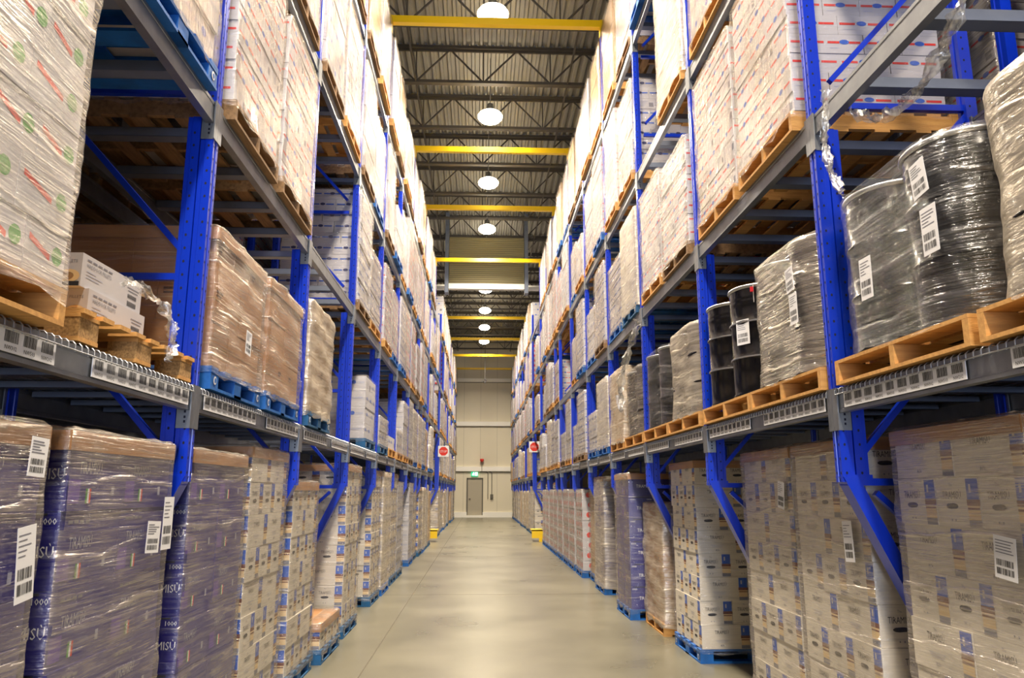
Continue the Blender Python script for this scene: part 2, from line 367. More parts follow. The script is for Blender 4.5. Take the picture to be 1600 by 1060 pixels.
# ------------------------------------------------------------------ high bay lamps
M['lens'] = mat('lamp_lens', rgb(255,240,210), 0.3, emit=((1.0, 0.86, 0.62, 1), 30.0))
M['lamph'] = mat('lamp_housing', rgb(150,150,150), 0.35, 0.6)
lamp = None
LY = [12.9 + 4.02*k for k in range(-5, 9)]
for i, y in enumerate(LY):
    if lamp is None:
        t = empty('high_bay_lamp')
        a = MB(); a.lathe([(0, 0.30), (0.07, 0.30), (0.09, 0.16), (0.17, 0.12), (0.17, 0.10), (0, 0.10)], M['lamph'], n=32); a.build('housing', t)
        a = MB(); a.lathe([(0, 0.1), (0.17, 0.10), (0.26, 0.05), (0.30, -0.01), (0.29, -0.07), (0.23, -0.13), (0.14, -0.165), (0, -0.17)], M['lens'], n=32); a.build('lens', t)
        a = MB(); a.tube([(0, 0, 0.30), (0, 0, 1.535)], 0.012, M['lamph']); a.build('suspension_rod', t)
        area_light('lamp_light', (0, 0, -0.20), (0, 0, 0), 0.55, 0.55, LAMP_W, LAMP_COL, t, 'DISK').data.spread = math.radians(148)
        lamp = t
    else:
        t = copy_tree(lamp)
    t.location = (0.17, y, 10.65)
    tag(t, 'glowing round high bay lamp over the aisle, %s from the end wall' % ORD[len(LY)-1-i], 'lamp', 'high bay lamps')

# ------------------------------------------------------------------ pallet racks
XR, XL = 2.047, -1.606; Y0 = 4.30; P = 2.54; DEPTH = 1.07
POSTN = [-1, 0, 1, 2, 3, 4, 5, 6, 6.5, 7.5, 8.5] + [10.1 + k for k in range(9)]
POSTY = [Y0 + P*n for n in POSTN]; POSTY[0] -= 0.12
ZL = [0.0, 2.225, 3.945, 5.80, 7.81]      # middle of each beam; index 0 is the floor
BH = 0.13
TALL = {3, 5, 6.5, 8.5, 12.1, 14.1, 16.1, 18.1}
TOP, TOPT = 8.75, 9.558

def post_poly(cx, w=0.082, d=0.078):
    # lipped channel section: aisle face has a shallow groove, sides are stepped
    y = w/2; g = 0.012
    return [(cx, -y), (cx, -g*1.2), (cx+0.008, -g), (cx+0.008, g), (cx, g*1.2), (cx, y), (cx+d*0.62, y), (cx+d*0.68, y-0.009), (cx+d, y-0.009),
            (cx+d, -y+0.009), (cx+d*0.68, -y+0.009), (cx+d*0.62, -y)][::-1]
def holes(mb, cx, z0, z1, w=0.082, front=True):
    z = z0
    while z < z1:
        if front:
            for yy in (-0.026, 0.026):
                mb.face([(cx-0.0008, yy+a*0.006, z+b*0.009) for a, b in ((1,-.5),(1,.5),(0,1),(-1,.5),(-1,-.5),(0,-1))], M['hole'])
        for s in (-1, 1):
            xs = cx+0.026
            p = [(xs+a*0.006, s*(w/2+0.0008), z+b*0.009) for a, b in ((1,-.5),(1,.5),(0,1),(-1,.5),(-1,-.5),(0,-1))]
            mb.face(p if s > 0 else p[::-1], M['hole'])
        z += 0.08
def make_frame(detail, top, slant=True):
    t = empty('rack_upright_frame')
    zb = 1.77
    a = MB(); a.extrude(post_poly(0), zb if slant else 0.012, top, M['blue'])
    if detail: holes(a, 0, (zb if slant else 0)+0.05, min(top, 8.0))
    a.build('post', t)
    a = MB(); a.extrude(post_poly(DEPTH-0.078), 0.012, top, M['blue'])
    if detail: holes(a, DEPTH-0.078, 0.1, 6.5, front=False)
    a.build('post', t)
    a = MB(); a.extrude(post_poly(0.082), zb if slant else 0.012, ZL[2]-0.02, M['blue'])
    if detail: holes(a, 0.088, zb+0.05, ZL[2]-0.1, front=False)
    a.build('reinforcing_post', t)
    if slant:
        a = MB()
        for (x0, x1) in ((0.0, 0.09),):
            v = []
            for z, xx in ((zb+0.03, 0.0), (0.0, 0.86)):
                v += [(xx, -0.052, z), (xx, 0.052, z), (xx+0.085, 0.052, z), (xx+0.085, -0.052, z)]
            a.grid(v, [(0,1,5,4),(1,2,6,5),(2,3,7,6),(3,0,4,7),(3,2,1,0),(4,5,6,7)], M['blue'])
        a.box(0.02, 0.17, -0.046, 0.046, zb-0.02, zb+0.04, M['blue'])
        a.build('slanted_leg', t)
    a = MB(); fx = 0.86 if slant else 0.0
    a.box(fx-0.03, fx+0.14, -0.09, 0.09, 0, 0.012, M['blue']) ; a.build('base_plate', t)
    if not slant:
        a = MB(); a.box(DEPTH-0.1, DEPTH+0.02, -0.09, 0.09, 0, 0.012, M['blue']); a.build('base_plate', t)
    z = zb
    while z < top-0.3:
        a = MB(); a.box(0.12, DEPTH-0.07, -0.018, 0.018, z-0.02, z+0.02, M['blue']); a.build('horizontal_brace', t)
        if z+1.15 < top:
            a = MB(); a.bar((0.15, 0, z+0.17), (DEPTH-0.06, 0, z+1.12), 0.034, 0.036, M['blue'], (0,1,0)); a.build('diagonal_brace', t)
        z += 1.165
    if slant:
        a = MB(); a.bar((0.2, 0, zb-0.06), (DEPTH-0.06, 0, 0.95), 0.034, 0.04, M['blue'], (0,1,0)); a.build('diagonal_brace', t)
    return t
_fr = {}
def frame(detail, top, slant):
    k = (detail, top, slant)
    if k not in _fr: _fr[k] = make_frame(*k); return _fr[k]
    return copy_tree(_fr[k])
SIDE = {'L': (XL, math.pi, 'left'), 'R': (XR, 0.0, 'right')}
def place(o, side, y, z=0.0, dx=0.0, rz=0.0):
    x, r, _ = SIDE[side]; o.location = (x + (dx if side == 'R' else -dx), y, z); o.rotation_euler = (0, 0, r + rz); return o
for side in 'LR':
    for i, n in enumerate(POSTN):
        o = frame(n <= 4, TOPT if n in TALL else TOP, True)
        place(o, side, POSTY[i])
        tag(o, 'blue steel rack upright frame with slanted foot, %s from camera in %s rack' % (ORD[i], SIDE[side][2]), 'rack frame', 'upright frames of the %s rack' % SIDE[side][2])
BACK = DEPTH + 0.24
for side in 'LR':
    for i, n in enumerate(POSTN[:6]):
        o = frame(False, TOP, False)
        place(o, side, POSTY[i], dx=BACK)
        tag(o, 'blue upright frame of the rear rack, %s from camera behind %s rack' % (ORD[i], SIDE[side][2]), 'rack frame', 'upright frames of the row behind the %s rack' % SIDE[side][2])

# beams -------------------------------------------------------------
def barcode_strip(y0, y1, codes, seed):
    r = random.Random(seed); a = MB(); b = (-0.004, 0.0, y0, y1, -0.043, 0.043)
    a.box(*b, M['paper']); W = y1-y0; k = len(codes); cw = W/k
    for i, c in enumerate(codes):
        u = i*cw + cw*0.14
        while u < (i+1)*cw - cw*0.16:
            w = r.choice((0.0016, 0.0026, 0.004)); a.decal(b, '-x', u, u+w, 0.034, 0.074, M['ink'], 0.0008); u += w + r.choice((0.002, 0.003))
        a.text(b, '-x', c, (i+0.5)*cw, 0.009, 0.021, M['ink'], 0.0008, 1.0, 'C')
    return a
_bm = {}
def beam_parts(t, L_, kind, detail, seed):
    """local frame: beam runs along y from 0 to L_, aisle face at x=0; z=0 is mid height"""
    h = BH/2
    a = MB()
    prof = [(0.004, -h), (0.052, -h), (0.052, h-0.028), (0.036, h-0.028), (0.036, h), (0.004, h), (0.004, h-0.02), (0.007, h-0.022), (0.007, -h+0.02), (0.004, -h+0.018)]
    n = len(prof); vs = [(x, 0.045, z) for x, z in prof] + [(x, L_-0.045, z) for x, z in prof]
    a.grid(vs, [(i, (i+1) % n, n+(i+1) % n, n+i) for i in range(n)] + [tuple(range(n)), tuple(reversed(range(n, 2*n)))], M['galv'])
    a.build('beam_rail', t)
    for s, yy in ((1, 0.0), (-1, L_)):
        a = MB()
        lo, hi = (-h-0.10, h+0.012)
        y0, y1 = sorted((yy+s*0.001, yy+s*0.062))
        a.box(-0.007, 0.0, y0, y1, lo, hi, M['galv'])                     # leaf over the aisle face of the post
        y2, y3 = sorted((yy+s*0.042, yy+s*0.047))
        a.box(-0.007, 0.075, y2, y3, lo, hi, M['galv'])                   # leaf along the side of the post
        if detail:
            for zz in (lo+0.03, lo+0.055, lo+0.085):
                b = (-0.007, 0.075, y2, y3, lo, hi)
                ff = '-y' if s < 0 else '+y'
                u = 0.04 if s < 0 else 0.04
                a.decal(b, ff, u, u+0.011, zz-lo, zz-lo+0.014, M['hole'])
        a.build('end_connector', t)
    if kind == 'label':
        r = random.Random(seed)
        halves = ((0.10, L_/2-0.18), (L_/2+0.10, L_-0.14)) if L_ > 2 else ((0.1, L_-0.1),)
        for y0, y1 in halves:
            k = 10 if L_ > 2 else 8
            codes = ['NW%d' % r.choice((202, 302, 402, 502, 303, 403, 503)) for _ in range(k)]
            a = barcode_strip(y0, y1, codes, r.random()); plabel(a.build('label_strip', t), 'white strip of barcode labels')
def make_beam(L_, kind, detail, seed):
    k = (round(L_, 2), kind, detail, seed % 3)
    if k not in _bm:
        t = empty('rack_beam'); beam_parts(t, L_, kind, detail, seed); _bm[k] = t; return t
    return copy_tree(_bm[k])
# local y must run +y on both sides; the left side is rotated by 180 degrees so place at the far post
def place_run(o, side, ya, yb, z, dx=0.0):
    return place(o, side, ya if side == 'R' else yb, z, dx)
bays = [(i, POSTY[i], POSTY[i+1], POSTN[i]) for i in range(len(POSTN)-1)]
LVN = ['floor', 'first shelf', 'second shelf', 'third shelf', 'top shelf']
for side in 'LR':
    for i, ya, yb, n in bays:
        for l in (1, 2, 3, 4):
            if l == 1 and n == 8.5: continue
            o = make_beam(yb-ya, 'label' if l == 1 and n < 8 else 'plain', n < 4, i)
            place_run(o, side, ya, yb, ZL[l])
            tag(o, 'grey steel beam%s on aisle side, %s, %s bay of %s rack' % (' with barcode strips' if l == 1 and n < 8 else '', LVN[l], ORD[i], SIDE[side][2]), 'rack beam', 'aisle side beams of the %s rack' % SIDE[side][2])
            if n < 5:
                o = make_beam(yb-ya, 'plain', False, i); place_run(o, side, ya, yb, ZL[l], dx=DEPTH-0.06)
                tag(o, 'grey steel beam on rear side, %s, %s bay of %s rack' % (LVN[l], ORD[i], SIDE[side][2]), 'rack beam', 'rear side beams of the %s rack' % SIDE[side][2])
            if n < 3:
                o = make_beam(yb-ya, 'plain', False, i); place_run(o, side, ya, yb, ZL[l], dx=BACK)
                tag(o, 'grey steel beam of rear row, %s, %s bay behind %s rack' % (LVN[l], ORD[i], SIDE[side][2]), 'rack beam', 'beams of the row behind the %s rack' % SIDE[side][2])
# cross bars under the pallets on the upper shelves
cb = None
for side in 'LR':
    for i, ya, yb, n in bays:
        if n > 4: continue
        for l in (2, 3, 4):
            for q, yy in enumerate((0.32, 0.92, 1.58, 2.2)):
                if cb is None:
                    a = MB(); a.box(0.045, DEPTH-0.065, -0.045, 0.045, -0.06, -0.055, M['galv2'])
                    a.box(0.045, DEPTH-0.065, -0.045, -0.04, -0.06, 0.0, M['galv2']); a.box(0.045, DEPTH-0.065, 0.04, 0.045, -0.06, 0.0, M['galv2'])
                    a.box(0.045, DEPTH-0.065, -0.045, 0.045, -0.004, 0.0, M['galv2'])
                    cb = a.build('cross_bar'); o = cb
                else: o = cb.copy(); col.objects.link(o)
                place(o, side, ya+yy, ZL[l]+BH/2-0.002)
                tag(o, 'blue-grey pallet cross bar, %s of four under %s, %s bay, %s rack' % (ORD[q], LVN[l], ORD[i], SIDE[side][2]), 'cross bar', 'cross bars of the %s rack' % SIDE[side][2])
# wire decks on the first shelf
_wd = {}
def wire_deck(L_, fine):
    k = (round(L_, 2), fine)
    if k in _wd: return copy_tree(_wd[k])
    t = empty('wire_deck'); a = MB(); step = 0.05 if fine else 0.12; y = 0.06; r = 0.0035 if fine else 0.006
    while y < L_-0.05:
        a.tube([(-0.012, y, -0.035), (-0.010, y, -0.006), (0.002, y, 0.006), (0.03, y, 0.008), (DEPTH-0.02, y, 0.008)], r, M['wire'], 4, False); y += step
    for x in ((-0.014,) + tuple(0.05+0.1*i for i in range(10))):
        a.tube([(x, 0.06, -0.03 if x < 0 else 0.001), (x, L_-0.06, -0.03 if x < 0 else 0.001)], r, M['wire'], 4, False)
    a.build('wire_mesh', t)
    k2 = 6 if L_ > 2 else 3
    for q in range(k2):
        a = MB(); y = (q+0.5)*L_/k2
        a.box(0.055, DEPTH-0.07, y-0.03, y+0.03, -0.036, -0.004, M['galv2']); a.build('support_channel', t)
    _wd[k] = t; return t
for side in 'LR':
    for i, ya, yb, n in bays:
        if n == 8.5: continue
        o = wire_deck(yb-ya, n < 4); place_run(o, side, ya, yb, ZL[1]+BH/2+0.002)
        tag(o, 'zinc wire mesh deck lying on the first shelf, %s bay of %s rack' % (ORD[i], SIDE[side][2]), 'wire deck', 'wire decks of the %s rack' % SIDE[side][2])

# ------------------------------------------------------------------ pallets
PH = 0.14
def pallet_mesh(kind):
    """local: aisle face x=0, depth 1.2 to +x, width 1.02 centred on y"""
    a = MB(); r = random.Random(kind)
    if kind in ('pine', 'old', 'drumpine'):
        m = M['woodold'] if kind == 'old' else M['wood']
        k = 0.6/0.51 if kind == 'drumpine' else 1.0
        for y in (-0.51*k, -0.02, 0.51*k-0.04): a.box(0.0, 1.2, y, y+0.04, 0.018, 0.118, m)
        for i in range(7):
            x = i*(1.2-0.11)/6; w = 0.14 if i in (0, 6) else 0.095; x = min(x, 1.2-w)
            a.box(x, x+w, -0.51*k, 0.51*k, 0.119, 0.137, m)
        for i in range(5):
            x = i*(1.2-0.1)/4; a.box(x, x+0.1, -0.51*k, 0.51*k, 0.0, 0.018, m)
    elif kind in ('blue', 'teal'):
        m = M['palblue'] if kind == 'blue' else M['palblue2']
        for x in (0.0, 0.53, 1.06):
            for y in (-0.51, -0.07, 0.37): a.box(x+0.003, x+0.137, y+0.003, y+0.137, 0.018, 0.1, m)
        for x in (0.0, 0.53, 1.06): a.box(x, x+0.14, -0.51, 0.51, 0.1, 0.117, m)
        for y in (-0.51, -0.27, -0.06, 0.15, 0.39): a.box(0, 1.2, y, y+0.12, 0.118, 0.138, m)
        for y in (-0.51, -0.07, 0.37): a.box(0, 1.2, y, y+0.14, 0, 0.018, m)
        for x in (0.0, 1.06): a.box(x, x+0.14, -0.37, 0.37, 0, 0.0175, m)
        for y in (-0.44, 0.44):            # small round white mark on the corner blocks
            b = (0.0, 0.14, y-0.068, y+0.068, 0.018, 0.1)
            a.poly(b, '-x', [(0.068+0.026*math.cos(t*math.pi/5), 0.04+0.026*math.sin(t*math.pi/5)) for t in range(10)], M['paper'], 0.001)
            a.poly(b, '-x', [(0.072+0.016*math.cos(t*math.pi/5), 0.04+0.016*math.sin(t*math.pi/5)) for t in range(10)], m, 0.002)
    return a
_pm = {}
def pallet_part(kind, t, name='pallet'):
    if kind not in _pm:
        o = pallet_mesh(kind).build(name, t); _pm[kind] = o.data; return o
    o = bpy.data.objects.new(name, _pm[kind]); col.objects.link(o); o.parent = t; return o

# ------------------------------------------------------------------ carton prints
def seams(a, b, m, vertical=True):
    pass
def print_carton(a, kind, b, r, fine):
    H = b[5]-b[4]
    for f in ('-x', '-y', '+y', '+x') if fine == 2 else ('-x', '-y', '+y'):
        W = face_w(b, f)
        if kind == 'tira':
            s = 0.085; u0 = W-s-0.006
            a.decal(b, f, u0, W-0.004, H*0.02, H*0.16, M['inkgrey']); a.decal(b, f, u0, W-0.004, H*0.16, H*0.44, M['creamp'])
            a.decal(b, f, u0, W-0.004, H*0.36, H*0.40, M['brownp'], 0.0018); a.decal(b, f, u0-0.004, W, H*0.44, H*0.56, M['brownp'])
            a.decal(b, f, u0, W-0.004, H*0.56, H*0.97, M['jarblue']); a.decal(b, f, u0+0.02, u0+0.035, H*0.70, H*0.86, M['white'], 0.002)
            wide = W > 0.42; c = (W-s)/2
            if fine:
                a.text(b, f, 'TIRAMISÙ', c, H*0.57 if not wide else H*0.62, 0.052, M['ink'], 0.0014, 0.66, 'C')
                a.text(b, f, 'The', c, H*0.82, 0.022, M['inkgrey'], 0.0014, 0.8, 'C')
                for q in (-0.016, 0.012): a.decal(b, f, c+q, c+q+0.008, H*0.12, H*0.16, M['inkgrey'])
                if wide:
                    for q in range(3): a.decal(b, f, c-0.07+0.012*q, c+0.07-0.01*q, H*(0.36-0.045*q), H*(0.372-0.045*q), M['inkpale'])
                    a.text(b, f, 'N°', c, H*0.10, 0.03, M['inkgrey'], 0.0014, 0.9, 'C')
            else:
                a.decal(b, f, c-0.1, c+0.1, H*0.58, H*0.68, M['inkgrey'])
            if not wide:
                a.poly(b, f, [(c+0.036*math.cos(t)*1.0 + (0.012 if math.cos(t) > 0 else -0.012), H*0.42+0.014*math.sin(t)) for t in [math.pi*(k+.5)/5 for k in range(10)]], M['ink'], 0.0016)
        elif kind == 'purple':
            if f == '-x' or f == '+x':
                for u, ok in ((W*0.25, 1),):
                    a.decal(b, f, W*0.02, W*0.2, H*0.1, H*0.42, M['purple2'])
                    for q, mm in enumerate(('green', 'paper', 'red')): a.decal(b, f, W*0.30+q*0.014, W*0.30+(q+1)*0.014, H*0.10, H*0.30, M[mm], 0.0016)
                if fine:
                    a.text(b, f, 'TIRAMISÙ', W*0.16, H*0.50, 0.07, M['inkpale'], 0.0016, 0.62)
                    [a.decal(b, f, W*(0.12+0.09*q), W*(0.19+0.09*q), H*0.84, H*0.88, M['inkgrey']) for q in range(4)]
                    a.decal(b, f, W*0.74, W*0.79, H*0.2, H*0.34, M['inkpale'])
            else:
                if fine:
                    for al, u in (('R', W-0.012), ('L', 0.012)):
                        a.text(b, f, '1000', u, H*0.84, 0.036, M['paper'], 0.0016, 1.0, al)
                        a.text(b, f, 'TIRAMISÙ', u, H*0.42, 0.062, M['paper'], 0.0016, 0.8, al) if al == 'R' else None
                a.decal(b, f, 0.05, W-0.05, H*0.955, H*0.985, M['ink'], 0.0014)
        elif kind in ('red', 'bluew', 'redspot', 'greenred', 'plain'):
            c = {'red': 'red', 'bluew': 'bluep', 'redspot': 'red', 'greenred': 'red', 'plain': 'inkpale'}[kind]
            if kind == 'redspot':
                for u in (W*0.5,):
                    a.poly(b, f, [(u+0.05*math.cos(t), H*0.5+H*0.28*math.sin(t)) for t in [math.pi*k/5 for k in range(10)]], M['red'])
            elif kind == 'greenred':
                a.poly(b, f, [(W*0.08, H*0.62), (W*0.6, H*0.40), (W*0.6, H*0.52), (W*0.08, H*0.74)], M['red'])
                a.poly(b, f, [(W*0.78+0.035*math.cos(t), H*0.55+0.035*math.sin(t)) for t in [math.pi*k/5 for k in range(10)]], M['green'])
            else:
                if r.random() < 0.9:
                    a.decal(b, f, W*0.04, W*0.36, H*0.52, H*0.64, M[c]); a.decal(b, f, W*0.62, W*0.93, H*0.52, H*0.64, M[c])
                    a.poly(b, f, [(W*0.49+0.034*math.cos(t), H*0.60+H*0.13*math.sin(t)) for t in [math.pi*k/5 for k in range(10)]], M['bluep' if c != 'bluep' else 'navyp'], 0.0016)
                    a.decal(b, f, W*0.10, W*0.34, H*0.26, H*0.31, M['inkpale'])
                else:
                    for q in range(4): a.decal(b, f, W*0.3, W*(0.5+0.06*q), H*(0.3+0.14*q), H*(0.35+0.14*q), M['inkpale'])
                    a.decal(b, f, W*0.72, W*0.9, H*0.2, H*0.6, M['inkgrey'])
        elif kind in ('kraft', 'kraftp'):
            a.decal(b, f, 0.0, W, H*0.485, H*0.515, M['tape'])
            if r.random() < 0.5:
                a.decal(b, f, W*0.1, W*0.34, H*0.66, H*0.72, M['seam']); a.decal(b, f, W*0.1, W*0.28, H*0.58, H*0.62, M['seam'])
SPEC = {  # body material, carton long, short, height
 'tira': ('cream', 0.50, 0.335, 0.235), 'purple': ('purple', 0.50, 0.335, 0.30), 'red': ('white', 0.338, 0.254, 0.14),
 'bluew': ('white', 0.338, 0.254, 0.15), 'redspot': ('white', 0.34, 0.255, 0.20), 'greenred': ('white', 0.338, 0.254, 0.20),
 'plain': ('white', 0.50, 0.335, 0.22), 'kraft': ('kraft', 0.50, 0.335, 0.28), 'kraftp': ('kraft2', 0.50, 0.335, 0.26)}
_cm = {}
def carton_mesh(kind, dx, dy, h, var, fine):
    k = (kind, round(dx, 3), round(dy, 3), round(h, 3), var, fine)
    if k not in _cm:
        r = random.Random(repr(k)); a = MB(); g = 0.0015
        b = (g, dx-g, -dy/2+g, dy/2-g, g*0.3, h-g)
        a.box(*b, M[SPEC[kind][0]])
        print_carton(a, kind, b, r, fine)
        me = bpy.data.meshes.new('carton'); me.from_pydata(a.v, [], a.f)
        for m in a.mats: me.materials.append(m)
        me.polygons.foreach_set('material_index', a.m); me.update(); _cm[k] = me
    return _cm[k]
def layers(kind, nl, r):
    """cartons of a stack: (x, y, z, dx, dy, h); outer ring only"""
    _, Lg, Sh, h = SPEC[kind]; nL = round(1.02/Lg); nS = round(1.02/Sh); out = []
    for k in range(nl):
        if k % 2 or kind == 'purple': ny, dy, nx, dx = nL, Lg, nS, Sh
        else: ny, dy, nx, dx = nS, Sh, nL, Lg
        jy = r.uniform(-0.006, 0.006); jx = r.uniform(-0.0, 0.012)
        for i in range(nx):
            for j in range(ny):
                if 0 < j < ny-1 and i > 0 and (nx > 2 or True): 
                    if i < nx-1 or nx*ny >= 12: continue
                out.append((0.02+i*dx+jx, -0.51+(j+0.5)*dy+jy, PH + k*h, dx, dy, h))
    return out

def rounded(hx0, hx1, hy, rad, n=6):
    pts = []
    for cx, cy, a0 in ((hx1-rad, hy-rad, 0), (hx0+rad, hy-rad, 90), (hx0+rad, -hy+rad, 180), (hx1-rad, -hy+rad, 270)):
        for k in range(n): pts.append((cx+rad*math.cos(math.radians(a0+90*k/(n-1))), cy+rad*math.sin(math.radians(a0+90*k/(n-1)))))
    # densify the long sides
    out = []
    for i, p in enumerate(pts):
        q = pts[(i+1) % len(pts)]; out.append(p); L_ = math.dist(p, q); k = int(L_/0.09)
        for t in range(1, k): out.append((p[0]+(q[0]-p[0])*t/k, p[1]+(q[1]-p[1])*t/k))
    return out
def wrap_mesh(loop, z0, z1, r, m, amp=0.008, flare=0.0, cap=0.10, waist=0.0, hole=None, ruffle=0.012, step=0.07, mside=None):
    a = MB(); n = len(loop); cx = sum(p[0] for p in loop)/n; cy = sum(p[1] for p in loop)/n
    H = z1-z0; nr = max(6, int(H/step)); rings = []
    ph = [r.uniform(0, 6.28) for _ in range(8)]
    for k in range(nr+1):
        t = k/nr; z = z0 + H*t; ring = []
        for i, (x, y) in enumerate(loop):
            an = math.atan2(y-cy, x-cx)
            d = amp*(math.sin(an*5+z*9+ph[0]) + 0.7*math.sin(an*11-z*17+ph[1]) + 0.6*math.sin(z*31+an*2+ph[2])) + r.uniform(-1, 1)*amp*0.5
            d += amp + flare*max(0, 1-t*6)*(0.6+0.5*math.sin(an*9+ph[3])) - waist*math.sin(math.pi*t)*(0.7+0.3*math.sin(an*4+ph[4]))
            L_ = math.hypot(x-cx, y-cy); f = 1 + max(d, 0.0015 if waist == 0 else d)/L_
            zz = z + (ruffle*math.sin(an*13+ph[5]) + r.uniform(-.5, .5)*ruffle if k == 0 else 0)
            ring.append((cx+(x-cx)*f, cy+(y-cy)*f, zz))
        rings.append(ring)
    for s_, dz in ((0.965, 0.014), (0.86, 0.018), (0.70, 0.014)):   # film folded over the top
        if cap: rings.append([(cx+(x-cx)*s_, cy+(y-cy)*s_, z1+dz+r.uniform(-.004, .008)) for x, y in loop])
    vs = [p for g in rings for p in g]; fs = []
    for k in range(len(rings)-1):
        for i in range(n):
            if hole and hole(vs[k*n+i]): continue
            fs.append((k*n+i, k*n+(i+1) % n, (k+1)*n+(i+1) % n, (k+1)*n+i))
    if mside is None: a.grid(vs, fs, m, True); return a
    hy = max(abs(p[1]) for p in loop)
    one = [f for f in fs if all(abs(vs[q][1]) > hy-0.012 for q in f)]; rest = set(one)
    a.grid(vs, [f for f in fs if f not in rest], m, True)
    b = len(a.v)-len(vs); k = a.mi(mside)          # lamp glare missing on the two narrow sides is put in as clearer film
    for f in one: a.f.append(tuple(q+b for q in f)); a.m.append(k); a.sm.append(True)
    return a
def paper_label(t, x, y, z, w, h, rot, r, name='shipping_label'):
    a = MB(); b = (-0.001, 0.0, -w/2, w/2, -h/2, h/2); a.box(*b, M['paper'])
    for q in range(5): a.decal(b, '-x', w*0.08, w*r.uniform(0.4, 0.9), h*(0.9-0.07*q)-0.004, h*(0.9-0.07*q), M['inkgrey'], 0.0006)
    for v0 in (0.10, 0.30):
        u = w*0.1
        while u < w*0.85:
            k = r.choice((0.002, 0.003, 0.005)); a.decal(b, '-x', u, u+k, h*v0, h*(v0+0.15), M['ink'], 0.0006); u += k+r.choice((0.002, 0.004))
    o = a.build(name, t); o.location = (x, y, z); o.rotation_euler = (rot, 0, 0); return plabel(o, 'white shipping label')

DRUM_PROF = [(0.0, 0.012), (0.275, 0.012), (0.285, 0.0), (0.292, 0.006), (0.288, 0.02), (0.285, 0.03)]
for zc in (0.30, 0.58):
    DRUM_PROF += [(0.285, zc-0.022), (0.296, zc-0.008), (0.298, zc), (0.296, zc+0.008), (0.285, zc+0.022)]
DRUM_PROF += [(0.285, 0.74), (0.287, 0.748), (0.285, 0.756), (0.285, 0.775), (0.287, 0.783), (0.285, 0.791), (0.285, 0.86)]
def drum_parts(t, label=True, rings=False):
    a = MB(); a.lathe(DRUM_PROF, M['drum'], n=36); 
    a.lathe([(0.286, 0.855), (0.27, 0.858), (0.265, 0.848), (0.0, 0.848)], M['drum'], n=36)
    o = a.build('drum_body', t)
    a = MB(); a.lathe([(0.284, 0.848), (0.296, 0.852), (0.300, 0.862), (0.296, 0.874), (0.284, 0.878), (0.272, 0.872), (0.270, 0.86)], M['rim'], n=36)
    if rings:
        for zc in (0.30, 0.58): a.lathe([(0.2985, zc-0.006), (0.3, zc), (0.2985, zc+0.006)], M['rim'], n=36)
    a.build('locking_ring', t)
_dr = {}
def drum(t, x, y, z, rot=0.0, part=True, rings=False):
    k = rings
    if k not in _dr:
        q = empty('steel_drum'); drum_parts(q, rings=k); _dr[k] = q
        o = q
    else: o = copy_tree(_dr[k])
    if part: o.parent = t
    o.location = (x, y, z); o.rotation_euler = (0, 0, rot); return o

# ------------------------------------------------------------------ load prototypes
KIND_WORDS = {'tira': 'cream tiramisu cartons', 'purple': 'deep blue tiramisu cartons', 'red': 'white red-striped cartons', 'bluew': 'white blue-striped cartons',
 'redspot': 'white cartons with red spots', 'greenred': 'white cartons printed red and green', 'plain': 'plain white cartons', 'kraft': 'brown cartons', 'kraftp': 'pale brown cartons', 'drum': 'black steel drums'}
_ld = {}
def load(kind, nl, pal, film, fine, var, labels=0):
    key = (kind, nl, pal, film, fine, var, labels)
    if key in _ld: return copy_tree(_ld[key])
    r = random.Random(repr(key))
    t = empty('pallet_load'); pallet_part(pal, t, 'pallet')
    if kind == 'drum':
        for x, y in ((0.305, -0.295), (0.305, 0.295), (0.895, -0.295), (0.895, 0.295)):
            drum(t, x, y, PH).name = 'drum'
        loop = rounded(0.003, 1.197, 0.597, 0.295, 10); h = 0.88
    else:
        h = SPEC[kind][3]*nl
        cs = layers(kind, nl, r)
        if fine:
            for x, y, z, dx, dy, hh in cs:
                o = bpy.data.objects.new('carton', carton_mesh(kind, dx, dy, hh, r.randint(0, 2), fine)); col.objects.link(o); o.parent = t
                o.location = (x + r.uniform(-0.003, 0.003), y, z)
        else:
            a = MB(); g = 0.0015
            for x, y, z, dx, dy, hh in cs:
                b = (x+g, x+dx-g, y-dy/2+g, y+dy/2-g, z+0.0005, z+hh-g); a.box(*b, M[SPEC[kind][0]]); print_carton(a, kind, b, r, 0)
            a.build('carton_stack', t)
        if kind in ('tira', 'purple', 'kraft'):
            a = MB(); b = (0.015, 1.05, -0.515, 0.515, PH+h, PH+h+0.018); a.box(*b, M['kraft']); a.box(0.012, 0.017, -0.515, 0.515, PH+h-0.06, PH+h+0.018, M['kraft'])
            a.box(0.012, 1.05, -0.519, -0.514, PH+h-0.06, PH+h+0.018, M['kraft']); a.box(0.012, 1.05, 0.514, 0.519, PH+h-0.06, PH+h+0.018, M['kraft']); a.build('cardboard_lid', t)
            h += 0.018
        loop = rounded(0.006, 1.07, 0.524, 0.03, 4)
    if film:
        fl, wa = (0.02, 0.0)
        if kind == 'drum': fl, wa = 0.012, 0.012
        a = wrap_mesh(loop, PH-0.05 if kind != 'drum' else PH-0.01, PH+h, r, M[film], amp=0.004 if kind == 'drum' else (0.009 if kind in ('kraft', 'kraftp') else 0.004), flare=fl, waist=wa, step=0.035 if fine or kind == 'drum' else 0.09, mside=M['wrapclear'] if film in ('wrap', 'wrapv') and kind != 'drum' else None)
        plabel(a.build('stretch_wrap', t), 'clear stretch film')
    for q in (labels or ()):
        paper_label(t, -0.016, q[0], PH+q[1], q[2], q[3], q[4], r)
    _ld[key] = t
    return t

